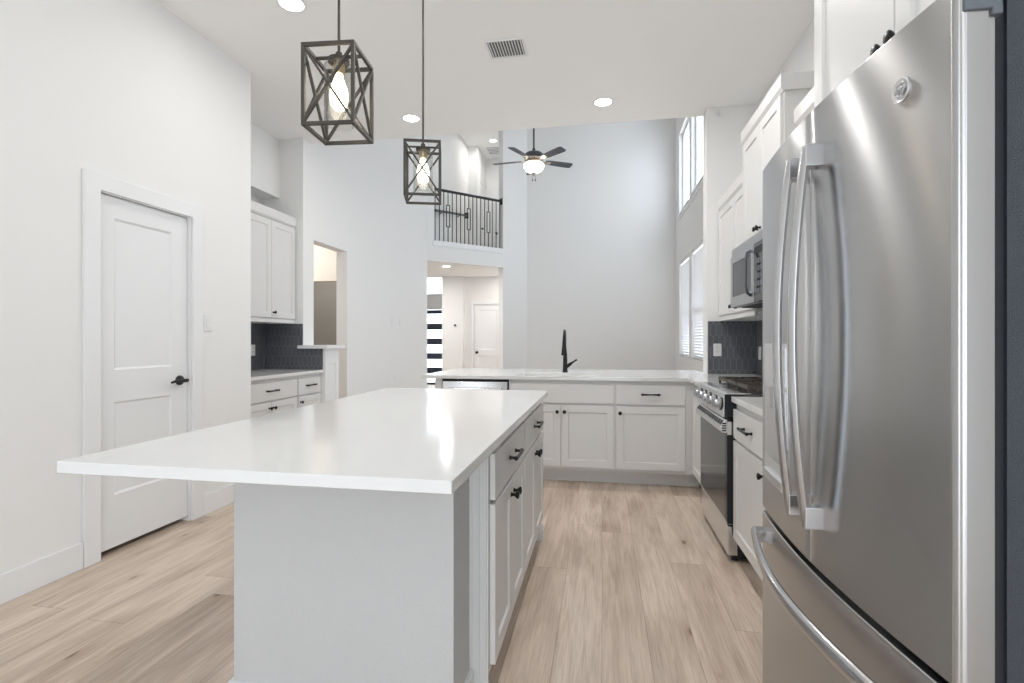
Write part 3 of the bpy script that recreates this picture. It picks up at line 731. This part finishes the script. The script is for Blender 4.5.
for y in (ya, yb - .045):
    B().box(FXE - .05 - .9, FXE + .004 - .9, y - FM, y + .045 - FM, .600, .636).build('mount', STEELH, fh, bevel=.003)
# dispenser on the far door
def onfront(y, off=0.): return fx(y) - off - .9
dp = B(); y0, y1, z0, z1 = 1.455, 1.69, .81, 1.215
def patch(b, y0, y1, z0, z1, o0, o1, n=6):
    ys = [y0 + (y1 - y0) * i / n for i in range(n + 1)]
    rings = [[(onfront(y, o0), y - FM, z0), (onfront(y, o1), y - FM, z0), (onfront(y, o1), y - FM, z1), (onfront(y, o0), y - FM, z1)] for y in ys]
    b.loft(rings)
patch(dp, y0, y1, z0, z1, -.002, .003); dsp = dp.build('dispenser', STEELB, fr, bevel=.001)
c = B(); patch(c, y0 + .012, y1 - .012, 1.10, z1 - .012, .002, .0055); c.build('control_panel', STEELS, dsp)
c = B(); patch(c, y0 + .012, y1 - .012, .88, 1.085, .002, .0045); c.build('cavity', STEELS, dsp)
c = B(); patch(c, y0 + .02, y1 - .02, z0 + .006, z0 + .03, .002, .012); c.build('drip_tray', STEELS, dsp)
c = B(); patch(c, 1.555, 1.60, 1.03, 1.09, .003, .010, 2); c.build('paddle', STEELH, dsp)
# badge with the round monogram
yb_, zb_ = .985, 1.655
by = (fx(yb_ + .01) - fx(yb_ - .01)) / .02
bm_ = Matrix.Translation((fx(yb_) - .9, yb_ - FM, zb_)) @ Matrix.Rotation(math.atan(-by), 4, 'Z')
c = B(); c.lathe([(.0215, .002), (.0215, -.002), (.0195, -.0035), (.0175, -.0022), (0, -.0022)], (0, 0, 0), 'x', 32)
bo = c.build('badge', STEELS, fr, smooth=True); bo.matrix_local = bm_
c = B()
def curl(pts, r=.0011): c.tube([(-.0030, -p[0] * .013, p[1] * .013) for p in pts], r, 6)
curl([(-.05, .65), (-.3, .85), (-.62, .6), (-.7, .1), (-.5, -.35), (-.2, -.3), (-.12, .05), (-.35, .2), (-.5, .05)])
curl([(-.12, .1), (-.1, -.4), (-.2, -.8), (-.5, -.85), (-.65, -.6)])
curl([(.7, .65), (.4, .9), (.15, .65), (.3, .3), (.5, .2), (.25, .15), (.1, -.2), (.25, -.6), (.55, -.65), (.75, -.35)])
curl([(.75, -.35), (.9, -.1)]); curl([(-.85, .3), (-.95, 0), (-.85, -.3)])
c.build('monogram', STEELM, bo, smooth=True)

# cabinet above the refrigerator and its side panels
FCX = .662
fcab = upper_unit('refrigerator_cabinet', 'deep white cabinet with two doors above the refrigerator', (FCX + .02, 1.772, 1.842), -PI / 2, .92, XR - FCX - .045, 1.842, ZK - .12, rail=0, crown=.10)
for ch in list(fcab.children): pass
tag(B().box(FCX + .03, XR, 1.774, 1.795, 0, ZK - .12).build('refrigerator_side_panel', CAB), 'tall thin cabinet panel standing beside the refrigerator', 'cabinet panel')

# ------------------------------------------------------------------ left alcove cabinets (front faces +x)
AX = -2.91
base_unit('alcove_cabinet', 'grey base cabinet with the wider drawer in the left alcove', (AX, 3.70, 0), PI / 2, .81, depth=.63, doors=2, group='base cabinets of the alcove')
base_unit('alcove_cabinet', 'grey base cabinet with the narrower drawer, beside the half wall', (AX, 4.512, 0), PI / 2, .412, depth=.63, doors=1, knobside='l', group='base cabinets of the alcove')
tag(B().box(-3.558, -2.866, 3.652, YS - .001, CB, CT).build('alcove_countertop', QUARTZ, bevel=.0025), 'short white countertop in the left alcove', 'countertop')
upper_unit('alcove_wall_cabinet', 'grey wall cabinet with two doors above the alcove tile', (-3.20, 4.115, UZ0), PI / 2, .81, .355, UZ0, 2.41, crown=.10, cr=.025, knobs=2)
upper_unit('alcove_wall_cabinet', 'grey single-door wall cabinet at the near end of the alcove', (-3.20, 3.66, UZ0), PI / 2, .45, .355, UZ0, 2.41, doors=1, crown=.10)

# ------------------------------------------------------------------ tile backsplashes: elongated hexagons on a grout backing
def clip(poly, x0, x1, z0, z1):
    def cut(P, f, inter):
        out = []
        for i in range(len(P)):
            a, c_ = P[i - 1], P[i]; fa, fc_ = f(a), f(c_)
            if fa >= 0: 
                if fc_ >= 0: out.append(c_)
                else: out.append(inter(a, c_, fa, fc_))
            elif fc_ >= 0: out.append(inter(a, c_, fa, fc_)); out.append(c_)
        return out
    it = lambda a, c_, fa, fc_: (a[0] + (c_[0] - a[0]) * fa / (fa - fc_), a[1] + (c_[1] - a[1]) * fa / (fa - fc_))
    for f in (lambda p: p[0] - x0, lambda p: x1 - p[0], lambda p: p[1] - z0, lambda p: z1 - p[1]):
        if len(poly) < 3: return []
        poly = cut(poly, f, it)
    return poly
def backsplash(name, label, rects, axis, face, sgn):
    """rects (u0,u1,z0,z1); face coordinate; sgn = direction the tiles look"""
    g = B()
    for (u0, u1, z0, z1) in rects:
        g.prism([(u0, z0), (u1, z0), (u1, z1), (u0, z1)], axis, face, face + sgn * .006)
    o = g.build(name, GROUT); tag(o, label, 'backsplash')
    t = B(); W_, S, Pt = .050, .086, .018; gap = .0020
    for (u0, u1, z0, z1) in rects:
        r0 = int((z0 - .9) / (S + Pt)) - 1
        for r_ in range(r0, r0 + int((z1 - z0) / (S + Pt)) + 4):
            for c_ in range(int(u0 / W_) - 2, int(u1 / W_) + 2):
                cx = (c_ + (.5 if r_ % 2 else 0)) * W_; cz = .9 + r_ * (S + Pt); hw_ = W_ / 2 - gap
                P = [(cx - hw_, cz - S / 2), (cx, cz - S / 2 - Pt + gap), (cx + hw_, cz - S / 2), (cx + hw_, cz + S / 2), (cx, cz + S / 2 + Pt - gap), (cx - hw_, cz + S / 2)]
                P = clip(P, u0, u1, z0, z1)
                if len(P) < 3: continue
                P2 = [p for i, p in enumerate(P) if (p[0] - P[i - 1][0]) ** 2 + (p[1] - P[i - 1][1]) ** 2 > 1e-8]
                if len(P2) < 3: continue
                t.prism(P2, axis, face + sgn * .006, face + sgn * .0085)
    t.build('tiles', TILE, o)
    return o
backsplash('backsplash', 'dark slate tile backsplash facing the camera at the right stub wall', [(.955, XR, CT + .001, UZ0 - .036)], 'y', YS, -1)
backsplash('backsplash', 'dark slate tile backsplash along the right wall behind the range', [(1.95, 3.05, CT + .001, UZ0 - .036), (3.05, 3.826, CT + .001, 1.44), (3.826, YS - .01, CT + .001, UZ0 - .036)], 'x', XR, -1)
backsplash('backsplash', 'dark slate tile on the back wall of the left alcove', [(3.66, YS - .01, CT + .001, UZ0 - .036)], 'x', -3.56, 1)
backsplash('backsplash', 'dark slate tile facing the camera below the half wall cap', [(-3.55, XG, CT + .001, UZ0 - .036), (XG, -2.872, CT + .001, 1.134)], 'y', YS, -1)

# ------------------------------------------------------------------ switches, outlets, thermostat
def plate(name, label, cat, loc, rz, kind='outlet', wd=.07, ht=.115, group=None, m=PLATE):
    t = thing(name, label, cat, loc, rz, group)
    B().box(-wd / 2, wd / 2, -.006, 0, -ht / 2, ht / 2).build('cover_plate', m, t, bevel=.002)
    if kind == 'switch': B().box(-.016, .016, -.010, -.005, -.033, .033).build('rocker', m, t, bevel=.002)
    else:
        for s in (-1, 1):
            q = B().lathe([(.0165, 0), (.0165, -.003), (0, -.003)], (0, -.006, s * .02), 'y', 18).build('socket', m, t)
            b = B()
            for x in (-.006, .006): b.box(x - .0012, x + .0012, -.0096, -.0088, s * .02 - .001, s * .02 + .009)
            b.build('slots', DARK, q)
    return t
plate('light_switch', 'white rocker light switch on the wall right of the pantry door', 'light switch', (XL, 3.195, 1.345), PI / 2, 'switch')
plate('outlet', 'white outlet on the tile of the right stub wall facing the camera', 'outlet', (1.035, YS - .009, 1.135), 0, group='white outlets on the tile')
plate('outlet', 'white outlet on the right wall tile just past the refrigerator edge', 'outlet', (XR - .009, 4.80, 1.11), -PI / 2, group='white outlets on the tile')
plate('outlet', 'white outlet on the alcove tile at the edge of the left wall', 'outlet', (-3.551, 4.74, 1.12), PI / 2, group='white outlets on the tile')
plate('outlet', 'white outlet on the great room left wall beside the entry opening', 'outlet', (XG, 7.35, .65), PI / 2, m=WALL)
plate('light_switch', 'left of two faint white wall switches on the great room left wall', 'light switch', (XG, 7.25, 1.50), PI / 2, 'switch', m=WALL)
plate('light_switch', 'right of two faint white wall switches on the great room left wall', 'light switch', (XG, 7.55, 1.50), PI / 2, 'switch', m=WALL)
th = thing('thermostat', 'small round thermostat on the entry hall wall', 'thermostat', (-3.30, 11.30, 1.56))
B().lathe([(.045, 0), (.045, -.018), (.038, -.024), (0, -.024)], (0, 0, 0), 'y', 24).build('housing', PLATE, th, smooth=True)
B().lathe([(.028, -.0235), (.028, -.0255), (0, -.0255)], (0, 0, 0), 'y', 20).build('dial', HINGE, th)

# ------------------------------------------------------------------ ceiling fixtures
def downlight(label, x, y, z, e=12, group='recessed ceiling downlights of the kitchen', r=.075, tall=True):
    t = thing('recessed_downlight', label, 'ceiling light', (x, y, z), 0, group)
    B().lathe([(r + .018, 0), (r + .018, -.004), (r, -.007), (r - .004, -.002), (r - .004, -.0005)], (0, 0, 0), 'z', 28).build('trim_ring', TRIM, t, smooth=True)
    B().lathe([(r - .004, -.001), (r - .010, -.006), (0, -.008)], (0, 0, 0), 'z', 24).build('lens', LED, t, smooth=True)
    if e:
        s = spot('downlight_lamp', (0, 0, -.03), e); s.parent = t
downlight('recessed ceiling downlight nearest the left wall, cut by the photo top edge', -1.93, 2.94, ZK, 4)
downlight('recessed ceiling downlight behind the smaller pendant', -1.80, 4.66, ZK, 7)
downlight('recessed ceiling downlight toward the right cabinets', .01, 4.64, ZK, 10)
downlight('small bright downlight in the upstairs hall ceiling beside the vent', -2.46, 11.49, ZG, 11, None)
downlight('small downlight in the entry hall ceiling under the balcony', -3.02, 9.72, 2.68, 12, None)
for x, y in ((.0, 2.94), (.0, 1.2), (-1.93, 1.2), (-1.93, -1.2), (0, -1.2)):      # unseen lamps added over and behind the camera to light the kitchen
    s = spot('unseen_kitchen_lamp', (x, y, ZK - .04), 19 if y > 2 else (4 if x > -1 else 1))

downlight('unseen downlight added to brighten the side hall', -4.2, 5.9, 2.9, 14, None)  # fill light added out of view, brightens the side hall
downlight('unseen downlight added to brighten the entry near the front door', -4.3, 10.3, 2.68, 22, None)  # added lamp hidden past the left wall, lifts the entry
downlight('unseen downlight added to brighten the entry near the hall door', -1.80, 10.95, 2.68, 9, None)  # added lamp hidden behind the diagonal wall, lifts the entry
downlight('unseen downlight added to brighten the grey side room', -4.6, 7.4, 2.9, 14, None)  # lamp added out of sight to lift the dark side room
def vent(name, label, x, y, z, sx, sy, n, group=None, along='y'):
    t = thing(name, label, 'air vent', (x, y, z), 0, group)
    f = .018
    B().grid(cuts(-sx / 2, -sx / 2 + f, sx / 2 - f, sx / 2), cuts(-sy / 2, -sy / 2 + f, sy / 2 - f, sy / 2), lambda u, v: abs(u) > sx / 2 - f or abs(v) > sy / 2 - f, 'z', -.008, 0).build('frame', TRIM, t, bevel=.002)
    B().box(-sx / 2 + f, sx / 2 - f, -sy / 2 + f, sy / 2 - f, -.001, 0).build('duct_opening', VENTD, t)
    for i in range(n):
        if along == 'y':
            u = -sx / 2 + f + (i + .5) * (sx - 2 * f) / n
            b = B().box(-.0075, .0075, -sy / 2 + f, sy / 2 - f, -.0008, .0008, rot=Matrix.Translation((u, 0, -.005)) @ Matrix.Rotation(math.radians(40), 4, 'Y'))
        else:
            u = -sy / 2 + f + (i + .5) * (sy - 2 * f) / n
            b = B().box(-sx / 2 + f, sx / 2 - f, -.012, .012, -.0008, .0008, rot=Matrix.Translation((0, u, -.009)) @ Matrix.Rotation(math.radians(-40), 4, 'X'))
        b.build('slat', TRIM, t)
vent('ceiling_vent', 'white slatted air vent in the kitchen ceiling between the lights', -.685, 3.665, ZK, .285, .235, 12)
vent('ceiling_vent', 'grey air vent in the upstairs hall ceiling above the balcony', -2.42, 12.12, ZG, .62, .50, 5, along='x')

# pendants
def pendant(label, x, y, rot, z0=1.898, z1=2.157):
    t = thing('pendant_light', label, 'pendant light', (x, y, z0), rot, 'caged pendants above the island')
    h = z1 - z0; s = .0805; w_ = .0105
    b = B(); c4 = [(-s, -s), (s, -s), (s, s), (-s, s)]
    for i in range(4):
        a, c_ = c4[i], c4[(i + 1) % 4]
        b.bar((*a, 0), (*a, h), w_)
        for z in (w_ / 2, h - w_ / 2): b.bar((*a, z), (*c_, z), w_)
    b.build('cage_frame', BRONZE, t)
    b = B()
    for i in range(4):
        a, c_ = c4[i], c4[(i + 1) % 4]
        if i in (0, 1, 2, 3):
            b.bar((*a, w_), (*c_, h - w_), .009, .007); b.bar((*c_, w_), (*a, h - w_), .009, .007)
    b.build('cross_brace', BRONZE, t)
    b = B(); b.bar((-s, 0, h - w_ / 2), (s, 0, h - w_ / 2), .016, .004); b.lathe([(.026, h - .028), (.034, h - .024), (.034, h - .012), (.012, h - .006), (.010, h + .01)], (0, 0, 0), 'z', 20); b.build('socket_cap', BRONZE, t, smooth=True)
    B().lathe([(.017, h - .062), (.019, h - .055), (.019, h - .028)], (0, 0, 0), 'z', 18).build('socket', BRASS, t, smooth=True)
    B().lathe([(.012, h - .06), (.014, h - .075), (.027, h - .11), (.030, h - .135), (.024, h - .165), (.012, h - .178), (0, h - .180)], (0, 0, 0), 'z', 20).build('bulb', BULB, t, smooth=True)
    g = B(); R = .046; g.lathe([(.03, h - .026), (R, h - .034), (R, .03), (R - .0025, .03), (R - .0025, h - .036), (.03, h - .029)], (0, 0, 0), 'z', 28)
    g.build('glass_shade', GLASS, t, smooth=True)
    B().cyl((0, 0, h), (0, 0, ZK - z0 - .02), .0045, n=10).build('stem', BRONZE, t, smooth=True)
    B().lathe([(.06, ZK - z0 - .022), (.062, ZK - z0 - .018), (.062, ZK - z0)], (0, 0, 0), 'z', 28).build('canopy', BRONZE, t, smooth=True)
pendant('larger looking caged bronze pendant hanging nearest over the island', -.85, 1.556, math.radians(5))
pendant('caged bronze pendant hanging farther over the island near the balcony', -.847, 2.35, math.radians(17))

# ceiling fan
fan = thing('ceiling_fan', 'five-blade charcoal ceiling fan with a glowing white bowl light', 'ceiling fan', (-1.06, 8.02, 3.98))
B().cyl((0, 0, .25), (0, 0, ZG - 3.98 - .05), .014, n=14).build('downrod', BLADE, fan, smooth=True)
B().lathe([(.02, 1.68), (.06, 1.72), (.075, 1.78), (.075, ZG - 3.98)], (0, 0, 0), 'z', 24).build('canopy', BLADE, fan, smooth=True)
B().lathe([(.02, .27), (.035, .212), (.12, .195), (.158, .165), (.160, .135), (.135, .115)], (0, 0, 0), 'z', 28).build('motor_housing', BLADE, fan, smooth=True)
B().lathe([(.135, .115), (.150, .105), (.150, .085), (.12, .070), (.135, .055), (.140, .035), (.10, .02), (.09, .012)], (0, 0, 0), 'z', 28).build('trim_collar', NICKEL, fan, smooth=True)
B().lathe([(.160, .012), (.164, -.005), (.152, -.045), (.122, -.085), (.08, -.108), (.03, -.118), (0, -.119)], (0, 0, 0), 'z', 28).build('light_bowl', BOWL, fan, smooth=True)
B().lathe([(.035, -.112), (.042, -.120), (.032, -.135), (.018, -.15), (.008, -.165), (0, -.168)], (0, 0, 0), 'z', 16).build('finial', NICKEL, fan, smooth=True)
for x in (-.02, .025):
    b = B().cyl((x, .0, -.15), (x, .0, -.215), .0022, n=6); b.lathe([(.003, -.215), (.009, -.225), (.009, -.245), (0, -.25)], (x, 0, 0), 'z', 10); b.build('pull_chain', BRONZE, fan)
for k in range(5):
    an = YAW + PI / 2 + math.radians(3) + k * 2 * PI / 5
    m4 = Matrix.Rotation(an, 4, 'Z') @ Matrix.Translation((0, 0, .075)) @ Matrix.Rotation(math.radians(-13), 4, 'X')
    b = B(); out = []
    prof = [(.20, .045), (.26, .058), (.40, .064), (.60, .070), (.645, .066), (.665, .050)]
    P = [(x, y_) for x, y_ in prof] + [(x, -y_) for x, y_ in prof[::-1]]
    b.prism(P, 'z', -.004, .004)
    q = b.build('blade', BLADE, fan); q.matrix_local = m4
    b = B(); b.box(.10, .27, -.018, .018, -.010, -.004); b.box(.22, .29, -.04, .04, -.009, -.004)
    b.build('blade_iron', NICKEL, q)

# ------------------------------------------------------------------ balcony railing (local x along the diagonal)
rl = thing('balcony_railing', 'black metal balcony railing with rectangular baluster accents', 'railing', (XG, 8.815, 3.035), PI / 4)
RH = .955
B().bar((TA, .06, RH), (TB, .06, RH), .045, .04).build('top_rail', BLK, rl, bevel=.004)
B().box(TB - .014, TB - .001, .01, .11, RH - .07, RH + .055).build('wall_plate', BLK, rl)
nb = 17
for i in range(nb):
    x = TA + .045 + i * (TB - TA - .08) / (nb - 1)
    bb = B()
    if i in (3, 8, 13):
        zc = RH * .52; hh = .20; ww = .034
        bb.bar((x, .06, .0), (x, .06, zc - hh), .013); bb.bar((x, .06, zc + hh), (x, .06, RH), .013)
        for sx_ in (-1, 1): bb.bar((x + sx_ * ww, .06, zc - hh), (x + sx_ * ww, .06, zc + hh), .013)
        for sz in (-1, 1): bb.bar((x - ww - .006, .06, zc + sz * hh), (x + ww + .006, .06, zc + sz * hh), .013)
    else: bb.bar((x, .06, 0), (x, .06, RH), .013)
    bb.build('baluster', BLK, rl)
hr = thing('stair_handrail', 'short black handrail on the upstairs wall behind the balcony railing', 'handrail', (-3.05, 11.40, 4.08))
B().bar((0, 0, 0), (0, -2.3, -.45), .04, .04).build('rail', BLK, hr, bevel=.004)
B().box(-.065, .03, .0, .015, -.06, .07).build('wall_plate', BLK, hr)
for k in (.25, .8):
    B().bar((0, -2.3 * k, -.45 * k - .01), (-.07, -2.3 * k, -.45 * k - .05), .015).build('bracket', BLK, hr)
